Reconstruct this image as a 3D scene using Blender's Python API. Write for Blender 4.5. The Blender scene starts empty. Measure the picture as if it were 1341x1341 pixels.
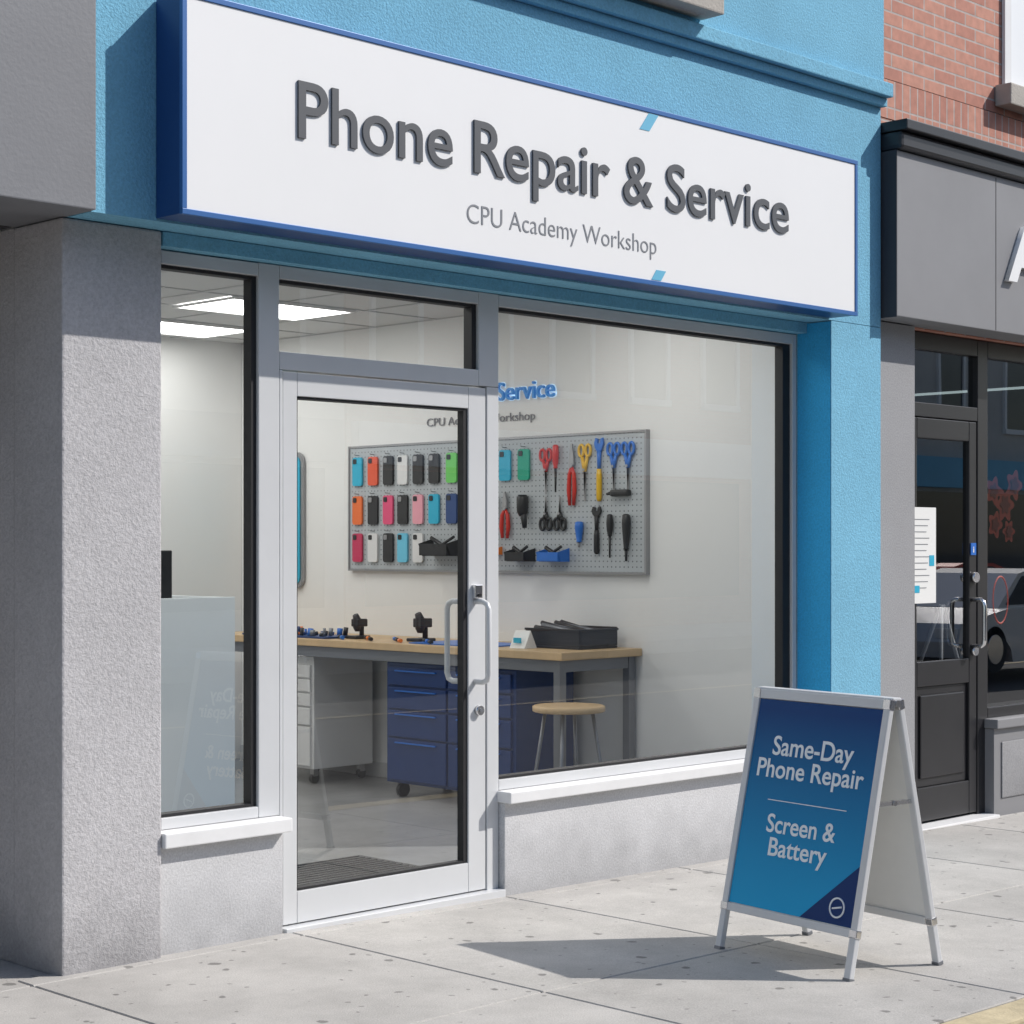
import bpy, bmesh, math, random
from mathutils import Matrix, Vector
random.seed(4)
scene=bpy.context.scene
R=math.radians
# ---------------------------------------------------------------- materials
def nodes(name):
    m=bpy.data.materials.new(name); m.use_nodes=True
    nt=m.node_tree; b=nt.nodes['Principled BSDF']
    return m,nt,b
def simple(name,col,rough=.5,metal=0,emit=None,es=0,var=0.0,vscale=6,bump=0,bscale=200,coat=0,spec=None):
    m,nt,b=nodes(name)
    b.inputs['Base Color'].default_value=(*col,1); b.inputs['Roughness'].default_value=rough
    b.inputs['Metallic'].default_value=metal
    if spec is not None: b.inputs['Specular IOR Level'].default_value=spec
    if coat: b.inputs['Coat Weight'].default_value=coat
    if emit: 
        b.inputs['Emission Color'].default_value=(*emit,1); b.inputs['Emission Strength'].default_value=es
    if var or bump: tc=nt.nodes.new('ShaderNodeTexCoord')
    if var:
        n=nt.nodes.new('ShaderNodeTexNoise'); n.inputs['Scale'].default_value=vscale; n.inputs['Detail'].default_value=4
        n.inputs['Roughness'].default_value=.65
        nt.links.new(tc.outputs['Object'],n.inputs['Vector'])
        mr=nt.nodes.new('ShaderNodeMapRange'); mr.inputs[1].default_value=.3; mr.inputs[2].default_value=.7
        mr.inputs[3].default_value=1-var; mr.inputs[4].default_value=1+var
        nt.links.new(n.outputs['Fac'],mr.inputs[0])
        mx=nt.nodes.new('ShaderNodeVectorMath'); mx.operation='SCALE'; mx.inputs[0].default_value=col
        nt.links.new(mr.outputs[0],mx.inputs['Scale']); nt.links.new(mx.outputs[0],b.inputs['Base Color'])
    if bump:
        n2=nt.nodes.new('ShaderNodeTexNoise'); n2.inputs['Scale'].default_value=bscale; n2.inputs['Detail'].default_value=2
        nt.links.new(tc.outputs['Object'],n2.inputs['Vector'])
        bp=nt.nodes.new('ShaderNodeBump'); bp.inputs['Strength'].default_value=bump; bp.inputs['Distance'].default_value=.01
        nt.links.new(n2.outputs['Fac'],bp.inputs['Height']); nt.links.new(bp.outputs[0],b.inputs['Normal'])
    return m
def glassmat(name,tint=(.95,.97,.965),base=.12,edge=.8):
    m=bpy.data.materials.new(name); m.use_nodes=True; nt=m.node_tree; nt.nodes.clear()
    o=nt.nodes.new('ShaderNodeOutputMaterial'); mix=nt.nodes.new('ShaderNodeMixShader')
    t=nt.nodes.new('ShaderNodeBsdfTransparent'); t.inputs[0].default_value=(*tint,1)
    g=nt.nodes.new('ShaderNodeBsdfGlossy'); g.inputs['Roughness'].default_value=0.0; g.inputs[0].default_value=(1,1,1,1)
    f=nt.nodes.new('ShaderNodeLayerWeight'); f.inputs['Blend'].default_value=.5
    pw=nt.nodes.new('ShaderNodeMath'); pw.operation='POWER'; pw.inputs[1].default_value=3.5; nt.links.new(f.outputs['Facing'],pw.inputs[0])
    # fine waviness of float glass
    tc=nt.nodes.new('ShaderNodeTexCoord'); n=nt.nodes.new('ShaderNodeTexNoise'); n.inputs['Scale'].default_value=1.3; n.inputs['Detail'].default_value=1
    bp=nt.nodes.new('ShaderNodeBump'); bp.inputs['Strength'].default_value=.02; bp.inputs['Distance'].default_value=.01
    nt.links.new(tc.outputs['Object'],n.inputs['Vector']); nt.links.new(n.outputs['Fac'],bp.inputs['Height']); nt.links.new(bp.outputs[0],g.inputs['Normal'])
    ma=nt.nodes.new('ShaderNodeMath'); ma.operation='MULTIPLY_ADD'; ma.inputs[1].default_value=edge; ma.inputs[2].default_value=base
    ma.use_clamp=True
    nt.links.new(pw.outputs[0],ma.inputs[0]); nt.links.new(ma.outputs[0],mix.inputs[0])
    nt.links.new(t.outputs[0],mix.inputs[1]); nt.links.new(g.outputs[0],mix.inputs[2]); nt.links.new(mix.outputs[0],o.inputs[0])
    return m
def brickmat(name,c1,c2,mortar,bw,rh,vertical=False):
    m,nt,b=nodes(name); b.inputs['Roughness'].default_value=.85
    tc=nt.nodes.new('ShaderNodeTexCoord'); s=nt.nodes.new('ShaderNodeSeparateXYZ'); c=nt.nodes.new('ShaderNodeCombineXYZ')
    ad=nt.nodes.new('ShaderNodeMath'); ad.operation='ADD'
    nt.links.new(tc.outputs['Object'],s.inputs[0]); nt.links.new(s.outputs[0],ad.inputs[0]); nt.links.new(s.outputs[1],ad.inputs[1])
    if vertical:
        nt.links.new(s.outputs[2],c.inputs[0]); nt.links.new(ad.outputs[0],c.inputs[1])
    else:
        nt.links.new(ad.outputs[0],c.inputs[0]); nt.links.new(s.outputs[2],c.inputs[1])
    br=nt.nodes.new('ShaderNodeTexBrick'); br.inputs['Scale'].default_value=1
    br.inputs['Color1'].default_value=(*c1,1); br.inputs['Color2'].default_value=(*c2,1); br.inputs['Mortar'].default_value=(*mortar,1)
    br.inputs['Brick Width'].default_value=bw; br.inputs['Row Height'].default_value=rh; br.inputs['Mortar Size'].default_value=.006
    br.inputs['Mortar Smooth'].default_value=.2
    if vertical: br.offset=0
    nt.links.new(c.outputs[0],br.inputs['Vector'])
    n=nt.nodes.new('ShaderNodeTexNoise'); n.inputs['Scale'].default_value=18; n.inputs['Detail'].default_value=4
    nt.links.new(tc.outputs['Object'],n.inputs['Vector'])
    mr=nt.nodes.new('ShaderNodeMapRange'); mr.inputs[3].default_value=.7; mr.inputs[4].default_value=1.3
    nt.links.new(n.outputs['Fac'],mr.inputs[0])
    sc=nt.nodes.new('ShaderNodeVectorMath'); sc.operation='SCALE'
    nt.links.new(br.outputs['Color'],sc.inputs[0]); nt.links.new(mr.outputs[0],sc.inputs['Scale']); nt.links.new(sc.outputs[0],b.inputs['Base Color'])
    bp=nt.nodes.new('ShaderNodeBump'); bp.inputs['Strength'].default_value=.6; bp.inputs['Distance'].default_value=.008; bp.invert=True
    nt.links.new(br.outputs['Fac'],bp.inputs['Height']); nt.links.new(bp.outputs[0],b.inputs['Normal'])
    return m
def stucco(name,col,var=.07,strength=.55,scale=110,grime=.25):
    """coarse render coat: bump, large soft weathering, dirt towards the pavement"""
    m,nt,b=nodes(name); b.inputs['Roughness'].default_value=.9
    L=nt.links.new; N=nt.nodes.new
    tc=N('ShaderNodeTexCoord')
    n=N('ShaderNodeTexNoise'); n.inputs['Scale'].default_value=1.7; n.inputs['Detail'].default_value=5; n.inputs['Roughness'].default_value=.7
    L(tc.outputs['Object'],n.inputs['Vector'])
    mr=N('ShaderNodeMapRange'); mr.inputs[1].default_value=.3; mr.inputs[2].default_value=.7; mr.inputs[3].default_value=1-var; mr.inputs[4].default_value=1+var
    L(n.outputs['Fac'],mr.inputs[0])
    sp=N('ShaderNodeTexNoise'); sp.inputs['Scale'].default_value=scale; sp.inputs['Detail'].default_value=3; sp.inputs['Roughness'].default_value=.7
    L(tc.outputs['Object'],sp.inputs['Vector'])
    mr2=N('ShaderNodeMapRange'); mr2.inputs[1].default_value=.3; mr2.inputs[2].default_value=.7; mr2.inputs[3].default_value=.82; mr2.inputs[4].default_value=1.1
    L(sp.outputs['Fac'],mr2.inputs[0])
    sx=N('ShaderNodeSeparateXYZ'); L(tc.outputs['Object'],sx.inputs[0])
    n3=N('ShaderNodeTexNoise'); n3.inputs['Scale'].default_value=7; n3.inputs['Detail'].default_value=4; L(tc.outputs['Object'],n3.inputs['Vector'])
    a=N('ShaderNodeMath'); a.operation='MULTIPLY_ADD'; a.inputs[1].default_value=-.35; L(n3.outputs['Fac'],a.inputs[0]); L(sx.outputs[2],a.inputs[2])
    gr=N('ShaderNodeMapRange'); gr.inputs[1].default_value=-.2; gr.inputs[2].default_value=.10; gr.inputs[3].default_value=1-grime; gr.inputs[4].default_value=1
    L(a.outputs[0],gr.inputs[0])
    m1=N('ShaderNodeMath'); m1.operation='MULTIPLY'; L(mr.outputs[0],m1.inputs[0]); L(mr2.outputs[0],m1.inputs[1])
    m2=N('ShaderNodeMath'); m2.operation='MULTIPLY'; L(m1.outputs[0],m2.inputs[0]); L(gr.outputs[0],m2.inputs[1])
    sc=N('ShaderNodeVectorMath'); sc.operation='SCALE'; sc.inputs[0].default_value=col; L(m2.outputs[0],sc.inputs['Scale']); L(sc.outputs[0],b.inputs['Base Color'])
    bp=N('ShaderNodeBump'); bp.inputs['Strength'].default_value=strength; bp.inputs['Distance'].default_value=.006
    L(sp.outputs['Fac'],bp.inputs['Height']); L(bp.outputs[0],b.inputs['Normal'])
    return m
def pavemat():
    m,nt,b=nodes('pavement_concrete'); b.inputs['Roughness'].default_value=.88
    L=nt.links.new; N=nt.nodes.new
    tc=N('ShaderNodeTexCoord')
    sx=N('ShaderNodeSeparateXYZ'); L(tc.outputs['Object'],sx.inputs[0])
    def cell(out,per,off):
        a=N('ShaderNodeMath'); a.operation='ADD'; a.inputs[1].default_value=-off; L(out,a.inputs[0])
        d=N('ShaderNodeMath'); d.operation='DIVIDE'; d.inputs[1].default_value=per; L(a.outputs[0],d.inputs[0])
        f=N('ShaderNodeMath'); f.operation='FLOOR'; L(d.outputs[0],f.inputs[0]); return f.outputs[0]
    cb=N('ShaderNodeCombineXYZ'); L(cell(sx.outputs[0],1.18,5.72),cb.inputs[0]); L(cell(sx.outputs[1],1.30,-1.38),cb.inputs[1])
    wn=N('ShaderNodeTexWhiteNoise'); L(cb.outputs[0],wn.inputs['Vector'])
    r0=N('ShaderNodeMapRange'); r0.inputs[3].default_value=.92; r0.inputs[4].default_value=1.06; L(wn.outputs['Value'],r0.inputs[0])
    n=N('ShaderNodeTexNoise'); n.inputs['Scale'].default_value=2.2; n.inputs['Detail'].default_value=7; n.inputs['Roughness'].default_value=.7; L(tc.outputs['Object'],n.inputs['Vector'])
    r1=N('ShaderNodeMapRange'); r1.inputs[1].default_value=.3; r1.inputs[2].default_value=.7; r1.inputs[3].default_value=.80; r1.inputs[4].default_value=1.12; L(n.outputs['Fac'],r1.inputs[0])
    n2=N('ShaderNodeTexNoise'); n2.inputs['Scale'].default_value=170; n2.inputs['Detail'].default_value=2; L(tc.outputs['Object'],n2.inputs['Vector'])
    r2=N('ShaderNodeMapRange'); r2.inputs[1].default_value=.3; r2.inputs[2].default_value=.7; r2.inputs[3].default_value=.86; r2.inputs[4].default_value=1.1; L(n2.outputs['Fac'],r2.inputs[0])
    # old chewing gum spots
    dst=N('ShaderNodeTexNoise'); dst.inputs['Scale'].default_value=14; L(tc.outputs['Object'],dst.inputs['Vector'])
    mxv=N('ShaderNodeVectorMath'); mxv.operation='MULTIPLY_ADD'; mxv.inputs[1].default_value=(.045,.045,0); L(dst.outputs['Color'],mxv.inputs[0]); L(tc.outputs['Object'],mxv.inputs[2])
    def spots(scale,lo,rmax,dark):
        v=N('ShaderNodeTexVoronoi'); v.inputs['Scale'].default_value=scale; v.voronoi_dimensions='2D'
        L(mxv.outputs[0],v.inputs['Vector'])
        spc=N('ShaderNodeSeparateColor'); L(v.outputs['Color'],spc.inputs[0])
        rad=N('ShaderNodeMapRange'); rad.inputs[1].default_value=lo; rad.inputs[2].default_value=1; rad.inputs[3].default_value=.0; rad.inputs[4].default_value=rmax; L(spc.outputs[0],rad.inputs[0])
        df=N('ShaderNodeMath'); df.operation='SUBTRACT'; L(v.outputs['Distance'],df.inputs[0]); L(rad.outputs[0],df.inputs[1])
        r3=N('ShaderNodeMapRange'); r3.inputs[1].default_value=-.012; r3.inputs[2].default_value=.012; r3.inputs[3].default_value=dark; r3.inputs[4].default_value=1; L(df.outputs[0],r3.inputs[0])
        return r3.outputs[0]
    def mul(a,c):
        q=N('ShaderNodeMath'); q.operation='MULTIPLY'; L(a,q.inputs[0]); L(c,q.inputs[1]); return q.outputs[0]
    f=mul(mul(mul(r0.outputs[0],r1.outputs[0]),mul(r2.outputs[0],spots(4.2,.35,.085,.48))),spots(9.5,.55,.10,.62))
    sc=N('ShaderNodeVectorMath'); sc.operation='SCALE'; sc.inputs[0].default_value=(.47,.452,.425); L(f,sc.inputs['Scale']); L(sc.outputs[0],b.inputs['Base Color'])
    bp=N('ShaderNodeBump'); bp.inputs['Strength'].default_value=.25; bp.inputs['Distance'].default_value=.004; L(n2.outputs['Fac'],bp.inputs['Height']); L(bp.outputs[0],b.inputs['Normal'])
    return m
M={}
M['blue']=stucco('blue_stucco',(.19,.47,.65),var=.08,strength=.8,scale=90)
M['bluereveal']=stucco('blue_stucco_shaded',(.03,.36,.70),var=.05,strength=.3)  # wall blue with the shade of the inner pier face painted into it
M['grey']=stucco('grey_stucco',(.50,.49,.50),var=.08,strength=.8,scale=80,grime=.35)
M['base']=stucco('base_render',(.60,.60,.61),var=.06,strength=.35,scale=110,grime=.3)
M['fascia']=simple('grey_fascia',(.20,.205,.22),.6,var=.06,vscale=2,bump=.1,bscale=60)
M['dark']=simple('dark_wall',(.05,.05,.055),.7)
M['brick']=brickmat('brick',(.44,.19,.14),(.54,.26,.19),(.45,.39,.36),.215,.075)
M['soldier']=brickmat('brick_soldier',(.44,.19,.14),(.54,.26,.19),(.45,.39,.36),.3,.075,True)
M['stone']=simple('stone',(.42,.39,.35),.85,var=.12,bump=.3,bscale=80)
M['alu']=simple('aluminium_frame',(.64,.65,.66),.36,.1,var=.03,vscale=3)
M['sill']=simple('white_sill',(.76,.76,.76),.5,var=.05,vscale=5)
M['gasket']=simple('black_gasket',(.012,.012,.014),.6)
M['glass']=glassmat('window_glass')
M['darkglass']=glassmat('shop_glass_dark',(.55,.57,.58),.2,.9)
M['signwhite']=simple('sign_face',(.84,.84,.84),.35,var=.01,vscale=2)
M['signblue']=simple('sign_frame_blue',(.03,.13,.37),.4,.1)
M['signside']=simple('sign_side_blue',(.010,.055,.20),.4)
M['letter']=simple('letter_charcoal',(.085,.09,.10),.45)
M['sub']=simple('letter_grey',(.22,.23,.25),.5)
M['slash']=simple('sign_slash_blue',(.14,.46,.66),.4)
M['white']=simple('interior_wall',(.80,.80,.79),.75)
M['ceil']=simple('ceiling_tile',(.66,.66,.65),.9)
M['tbar']=simple('ceiling_grid',(.5,.5,.5),.5)
M['lamp']=simple('lamp_diffuser',(.9,.9,.9),.5,emit=(1,.98,.95),es=7)
M['floor']=simple('floor_grey',(.27,.27,.27),.25,var=.14,vscale=2)
M['pave']=pavemat()
M['joint']=simple('joint_dirt',(.10,.095,.085),.95,var=.3,vscale=20)
M['asphalt']=simple('asphalt',(.055,.055,.057),.9,var=.2,vscale=3,bump=.4,bscale=150)
M['kerb']=simple('kerb_painted',(.50,.42,.27),.85,var=.2,vscale=9,bump=.2,bscale=90)
M['wood']=simple('bench_wood',(.60,.42,.23),.45,var=.12,vscale=5)
M['steel']=simple('bench_steel',(.22,.23,.25),.4,.5)
M['chrome']=simple('chrome',(.75,.75,.76),.18,.95)
M['black']=simple('black_plastic',(.015,.015,.017),.4)
M['navy']=simple('tool_chest_blue',(.006,.035,.15),.4)
M['cab']=simple('cabinet_white',(.72,.72,.72),.4)
M['frost']=simple('frosted_panel',(.82,.88,.91),.3)
M['mat']=simple('doormat_fibre',(.05,.05,.052),.95,bump=1,bscale=120,var=.3,vscale=60)
M['blackpaint']=simple('black_joinery',(.022,.022,.025),.35,var=.1,vscale=4)
M['ngrey']=simple('neighbour_cladding',(.24,.24,.25),.5,var=.05,vscale=2)
M['npier']=stucco('neighbour_pier',(.33,.33,.34),var=.05,strength=.3)
M['paper']=simple('paper',(.8,.8,.78),.7)
M['red']=simple('red_plastic',(.6,.03,.02),.35)
M['yellow']=simple('yellow_plastic',(.75,.45,.02),.35)
M['blueP']=simple('blue_plastic',(.02,.15,.55),.35)
M['orange']=simple('orange_plastic',(.8,.2,.02),.4)
M['toolsteel']=simple('tool_steel',(.35,.35,.36),.3,.8)
M['cyan']=simple('cyan_case',(.03,.42,.62),.35)
M['glow']=simple('lettering_blue',(.02,.22,.55),.4,emit=(.03,.25,.8),es=.15)
M['halo']=simple('lettering_halo',(.75,.88,1),.4,emit=(.6,.82,1),es=.35)
M['blind']=simple('window_blind',(.80,.82,.84),.6)
M['opp1']=stucco('opposite_render',(.55,.53,.50))
M['opp2']=brickmat('opposite_brick',(.42,.22,.17),(.48,.28,.22),(.4,.35,.3),.215,.075)
M['oppglass']=simple('opposite_window_glass',(.03,.04,.05),.05)
M['carpaint']=simple('car_paint',(.62,.63,.65),.25,.2,coat=.6)
M['tyre']=simple('tyre_rubber',(.02,.02,.02),.8)
# pegboard with punched holes
def pegmat():
    m,nt,b=nodes('pegboard'); b.inputs['Roughness'].default_value=.45; L=nt.links.new; N=nt.nodes.new
    tc=N('ShaderNodeTexCoord'); mp=N('ShaderNodeVectorMath'); mp.operation='SCALE'; mp.inputs['Scale'].default_value=1/.032; L(tc.outputs['Object'],mp.inputs[0])
    fr=N('ShaderNodeVectorMath'); fr.operation='FRACTION'; L(mp.outputs[0],fr.inputs[0])
    sb=N('ShaderNodeVectorMath'); sb.operation='SUBTRACT'; sb.inputs[1].default_value=(.5,.5,.5); L(fr.outputs[0],sb.inputs[0])
    ml=N('ShaderNodeVectorMath'); ml.operation='MULTIPLY'; ml.inputs[1].default_value=(0,1,1); L(sb.outputs[0],ml.inputs[0])
    ln=N('ShaderNodeVectorMath'); ln.operation='LENGTH'; L(ml.outputs[0],ln.inputs[0])
    mr=N('ShaderNodeMapRange'); mr.inputs[1].default_value=.12; mr.inputs[2].default_value=.18; L(ln.outputs['Value'],mr.inputs[0])
    mx=N('ShaderNodeMix'); mx.data_type='RGBA'; mx.inputs[6].default_value=(.14,.15,.16,1); mx.inputs[7].default_value=(.44,.47,.49,1)
    L(mr.outputs[0],mx.inputs[0]); L(mx.outputs[2],b.inputs['Base Color']); return m
M['peg']=pegmat()
def postermat():
    m,nt,b=nodes('poster_print'); b.inputs['Roughness'].default_value=.5; b.inputs['Specular IOR Level'].default_value=.25; L=nt.links.new; N=nt.nodes.new
    tc=N('ShaderNodeTexCoord'); s=N('ShaderNodeSeparateXYZ'); L(tc.outputs['Generated'],s.inputs[0])
    cr=N('ShaderNodeValToRGB'); e=cr.color_ramp.elements
    e[0].position=.0; e[0].color=(.01,.38,.70,1); e[1].position=.95; e[1].color=(.006,.055,.20,1)
    q=cr.color_ramp.elements.new(.45); q.color=(.008,.22,.46,1)
    L(s.outputs[2],cr.inputs[0]); L(cr.outputs[0],b.inputs['Base Color']); return m
M['poster']=postermat()
M['posternavy']=simple('poster_navy',(.005,.035,.15),.5,spec=.25)
M['postertext']=simple('poster_text',(.85,.88,.90),.5)
M['standwhite']=simple('stand_panel_white',(.74,.74,.72),.45,var=.04,vscale=4)
# ---------------------------------------------------------------- geometry helpers
def group(name,loc=(0,0,0)):
    e=bpy.data.objects.new(name,None); e.location=loc; e.empty_display_size=.2; scene.collection.objects.link(e); return e
def link(name,me,mat,parent):
    o=bpy.data.objects.new(name,me); scene.collection.objects.link(o)
    if mat is not None: me.materials.append(M[mat])
    if parent:
        o.parent=parent; o.matrix_parent_inverse=Matrix.Translation(parent.location).inverted()
    return o
def boxes(name,lst,mat,parent=None,bevel=0,mtx=None,seg=2):
    bm=bmesh.new()
    for (x0,x1,y0,y1,z0,z1) in lst:
        vs=[bm.verts.new((x,y,z)) for z in (z0,z1) for y in (y0,y1) for x in (x0,x1)]
        for f in ((0,2,3,1),(4,5,7,6),(0,1,5,4),(2,6,7,3),(0,4,6,2),(1,3,7,5)):
            bm.faces.new([vs[i] for i in f])
    bmesh.ops.recalc_face_normals(bm,faces=bm.faces)
    if bevel:
        bmesh.ops.bevel(bm,geom=bm.edges[:],offset=bevel,segments=seg,affect='EDGES',profile=.6)
    if mtx is not None: bm.transform(mtx)
    me=bpy.data.meshes.new(name); bm.to_mesh(me); bm.free()
    return link(name,me,mat,parent)
def panes(name,lst,y,mat,parent=None):
    bm=bmesh.new()
    for (x0,x1,z0,z1) in lst:
        bm.faces.new([bm.verts.new(p) for p in ((x0,y,z0),(x1,y,z0),(x1,y,z1),(x0,y,z1))])
    me=bpy.data.meshes.new(name); bm.to_mesh(me); bm.free()
    return link(name,me,mat,parent)
def box(name,x0,x1,y0,y1,z0,z1,mat,parent=None,bevel=0,mtx=None):
    return boxes(name,[(x0,x1,y0,y1,z0,z1)],mat,parent,bevel,mtx)
def tube(name,pts,r,mat,parent=None,n=12,mtx=None,closed=False):
    if not hasattr(r,'__len__'): r=[r]*len(pts)
    pts=[Vector(p) for p in pts]; bm=bmesh.new(); rings=[]
    up=None; N=len(pts)
    for i,p in enumerate(pts):
        a=pts[(i-1)%N] if (closed or i>0) else p; b=pts[(i+1)%N] if (closed or i<N-1) else p
        t=(b-a).normalized()
        if up is None:
            up=Vector((0,0,1)) if abs(t.z)<.9 else Vector((1,0,0))
        s=t.cross(up).normalized(); up=s.cross(t).normalized()
        rings.append([bm.verts.new(p+(s*math.cos(k*2*math.pi/n)+up*math.sin(k*2*math.pi/n))*r[i]) for k in range(n)])
    for i in range(N if closed else N-1):
        A=rings[i];B=rings[(i+1)%N]
        for k in range(n): 
            f=bm.faces.new((A[k],A[(k+1)%n],B[(k+1)%n],B[k])); f.smooth=True
    if not closed:
        bm.faces.new(rings[0]); bm.faces.new(rings[-1])
    bmesh.ops.recalc_face_normals(bm,faces=bm.faces)
    if mtx is not None: bm.transform(mtx)
    me=bpy.data.meshes.new(name); bm.to_mesh(me); bm.free()
    return link(name,me,mat,parent)
def poly(name,pts,thick,mat,parent=None,mtx=None,bevel=0):
    """extruded outline, pts in local (x,z), thickness along +y"""
    bm=bmesh.new(); vs=[bm.verts.new((x,0,z)) for x,z in pts]; f=bm.faces.new(vs)
    r=bmesh.ops.extrude_face_region(bm,geom=[f]); bmesh.ops.translate(bm,vec=(0,thick,0),verts=[v for v in r['geom'] if isinstance(v,bmesh.types.BMVert)])
    bmesh.ops.recalc_face_normals(bm,faces=bm.faces)
    if bevel: bmesh.ops.bevel(bm,geom=[e for e in bm.edges],offset=bevel,segments=2,affect='EDGES')
    if mtx is not None: bm.transform(mtx)
    me=bpy.data.meshes.new(name); bm.to_mesh(me); bm.free()
    return link(name,me,mat,parent)
def rrect(x0,x1,z0,z1,r,n=6):
    out=[]
    for cx,cz,a0 in ((x1-r,z1-r,0),(x0+r,z1-r,90),(x0+r,z0+r,180),(x1-r,z0+r,270)):
        for i in range(n+1):
            a=R(a0+90*i/n); out.append((cx+r*math.cos(a),cz+r*math.sin(a)))
    return out
def rawtext(body,offset=0,extrude=0):
    c=bpy.data.curves.new('t','FONT'); c.body=body; c.size=1; c.offset=offset; c.extrude=extrude; c.resolution_u=6
    o=bpy.data.objects.new('t',c); scene.collection.objects.link(o); bpy.context.view_layer.update()
    me=bpy.data.meshes.new_from_object(o.evaluated_get(bpy.context.evaluated_depsgraph_get()))
    bpy.data.objects.remove(o); return me
def bounds(me):
    xs=[v.co.x for v in me.vertices]; ys=[v.co.y for v in me.vertices]; return min(xs),max(xs),min(ys),max(ys)
capme=rawtext('H'); CAP=bounds(capme)[3]
def text(name,body,x0,width,baseline,cap,mat,parent,mtx,offset=0,depth=.002,centre=False):
    """text in local x (right), z (up), front towards -y"""
    me=rawtext(body,offset,.5); b=bounds(me); sx=width/(b[1]-b[0]); sz=cap/CAP
    for v in me.vertices:
        x=(v.co.x-b[0])*sx+x0-(width/2 if centre else 0); v.co=mtx@Vector((x,-(v.co.z+.5)*depth,baseline+v.co.y*sz))
    me.name=name; me.materials.clear()
    o=link(name,me,mat,parent); return o
I=Matrix.Identity(4)
T=Matrix.Translation
# ---------------------------------------------------------------- ground
SL=.014
def gz(x): return -SL*max(0,min(x,14)-4.5)
def shear(o):
    for v in o.data.vertices: v.co.z+=gz(v.co.x)
def gridplane(name,x0,x1,y0,y1,z,mat):
    bm=bmesh.new(); xs=[x0,4.5,14,x1]
    for i in range(3):
        a,b=xs[i],xs[i+1]
        bm.faces.new([bm.verts.new(p) for p in ((a,y0,z),(b,y0,z),(b,y1,z),(a,y1,z))])
    me=bpy.data.meshes.new(name); bm.to_mesh(me); bm.free(); o=link(name,me,mat,None); shear(o); return o
gridplane('ground',-400,400,-400,400,-.135,'asphalt')
pv=[];y0s=[(-2.53,-1.384),(-1.376,-.084),(-.076,.03)]
x=5.72-1.18*14
while x<30:
    for a,b in y0s: pv.append((x+.004,x+1.176,a,b,-.10,0))
    x+=1.18
side=boxes('pavement',pv,'pave',None,bevel=.004,seg=1); shear(side)
bed=box('pavement_bed',-11,30,-2.535,.02,-.3,-.012,'joint'); 
bm=bmesh.new(); bm.from_mesh(bed.data); bmesh.ops.bisect_plane(bm,geom=bm.verts[:]+bm.edges[:]+bm.faces[:],plane_co=(4.5,0,0),plane_no=(1,0,0)); bmesh.ops.bisect_plane(bm,geom=bm.verts[:]+bm.edges[:]+bm.faces[:],plane_co=(14,0,0),plane_no=(1,0,0)); bm.to_mesh(bed.data); bm.free(); shear(bed)
kb=[]; x=-10.
while x<30:
    kb.append((x+.003,x+1.797,-2.69,-2.54,-.3,.002)); x+=1.8
k=boxes('kerb',kb,'kerb',None,bevel=.012); shear(k)
bed.parent=side
# far pavement + road marking
box('far_pavement',-40,60,-19,-14.2,-.3,-.06,'pave')
gridplane('road_marking',-60,90,-8.9,-8.78,-.129,'kerb')
# ---------------------------------------------------------------- blue storefront building
B=group('storefront_building',(5.9,2,0))
XL,XR=3.53,8.35
box('upper_wall',XL,XR,-.18,.13,2.67,3.83,'blue',B)
box('cornice_step',XL-.0,XR+.01,-.215,.13,3.833,3.875,'blue',B,bevel=.004)
box('cornice_band',XL-.0,XR+.018,-.25,.13,3.878,3.95,'blue',B,bevel=.006)
box('top_wall',XL,XR,-.20,.13,3.953,7.2,'blue',B)
box('upper_mass',XL+.01,XR-.01,.133,5.2,3.12,7.19,'dark',B)
box('lintel',3.93,7.90,-.03,.12,2.615,2.667,'blue',B)
box('pier_right',7.905,XR,-.18,.14,-.3,2.667,'blue',B)
box('pier_reveal',7.902,7.9045,-.176,.03,-.3,2.664,'bluereveal',B)  # thin skin over the pier side, carries the painted shade colour
box('party_wall_right',8.0,8.33,.143,5.2,-.3,3.117,'white',B)
box('party_wall_left',3.52,3.75,.303,5.2,-.3,3.117,'white',B)
box('rear_wall',3.753,7.997,4.95,5.2,-.3,3.117,'white',B)
box('inner_head',3.753,7.997,.14,.25,2.667,2.95,'white',B)
box('return_wall_right',7.93,7.998,.145,.20,0,2.66,'white',B)
box('interior_floor',3.753,7.997,.10,4.947,-.2,.004,'floor',B)
box('ceiling',3.753,7.997,.255,4.947,2.95,3.115,'ceil',B)
tb=[]
x=3.8
while x<8: tb.append((x-.012,x+.012,.26,4.94,2.944,2.9495)); x+=.6
y=.5
while y<4.9: tb.append((3.76,7.99,y-.012,y+.012,2.9445,2.9497)); y+=.6
boxes('ceiling_grid',tb,'tbar',B)
box('skirting',7.985,7.999,.21,4.94,.005,.10,'tbar',B)
# window ledge of upper floor
box('upper_window_sill',5.35,6.83,-.34,-.203,3.985,4.10,'stone',B,bevel=.008)
boxes('upper_window_frame',[(5.45,5.51,-.215,-.203,4.103,5.6),(6.67,6.73,-.215,-.203,4.103,5.6),(5.512,6.668,-.215,-.203,5.54,5.6)],'sill',B)
box('upper_window_glass',5.512,6.668,-.207,-.203,4.103,5.538,'oppglass',B)
# base walls & sills
box('base_wall_left',3.925,4.505,0,.14,-.3,.398,'base',B,bevel=.004)
box('base_wall_right',5.725,7.900,0,.14,-.3,.388,'base',B,bevel=.004)
box('sill_left',3.925,4.515,-.05,.13,.40,.455,'sill',B,bevel=.005)
box('sill_right',5.713,7.900,-.05,.13,.39,.44,'sill',B,bevel=.005)
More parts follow.
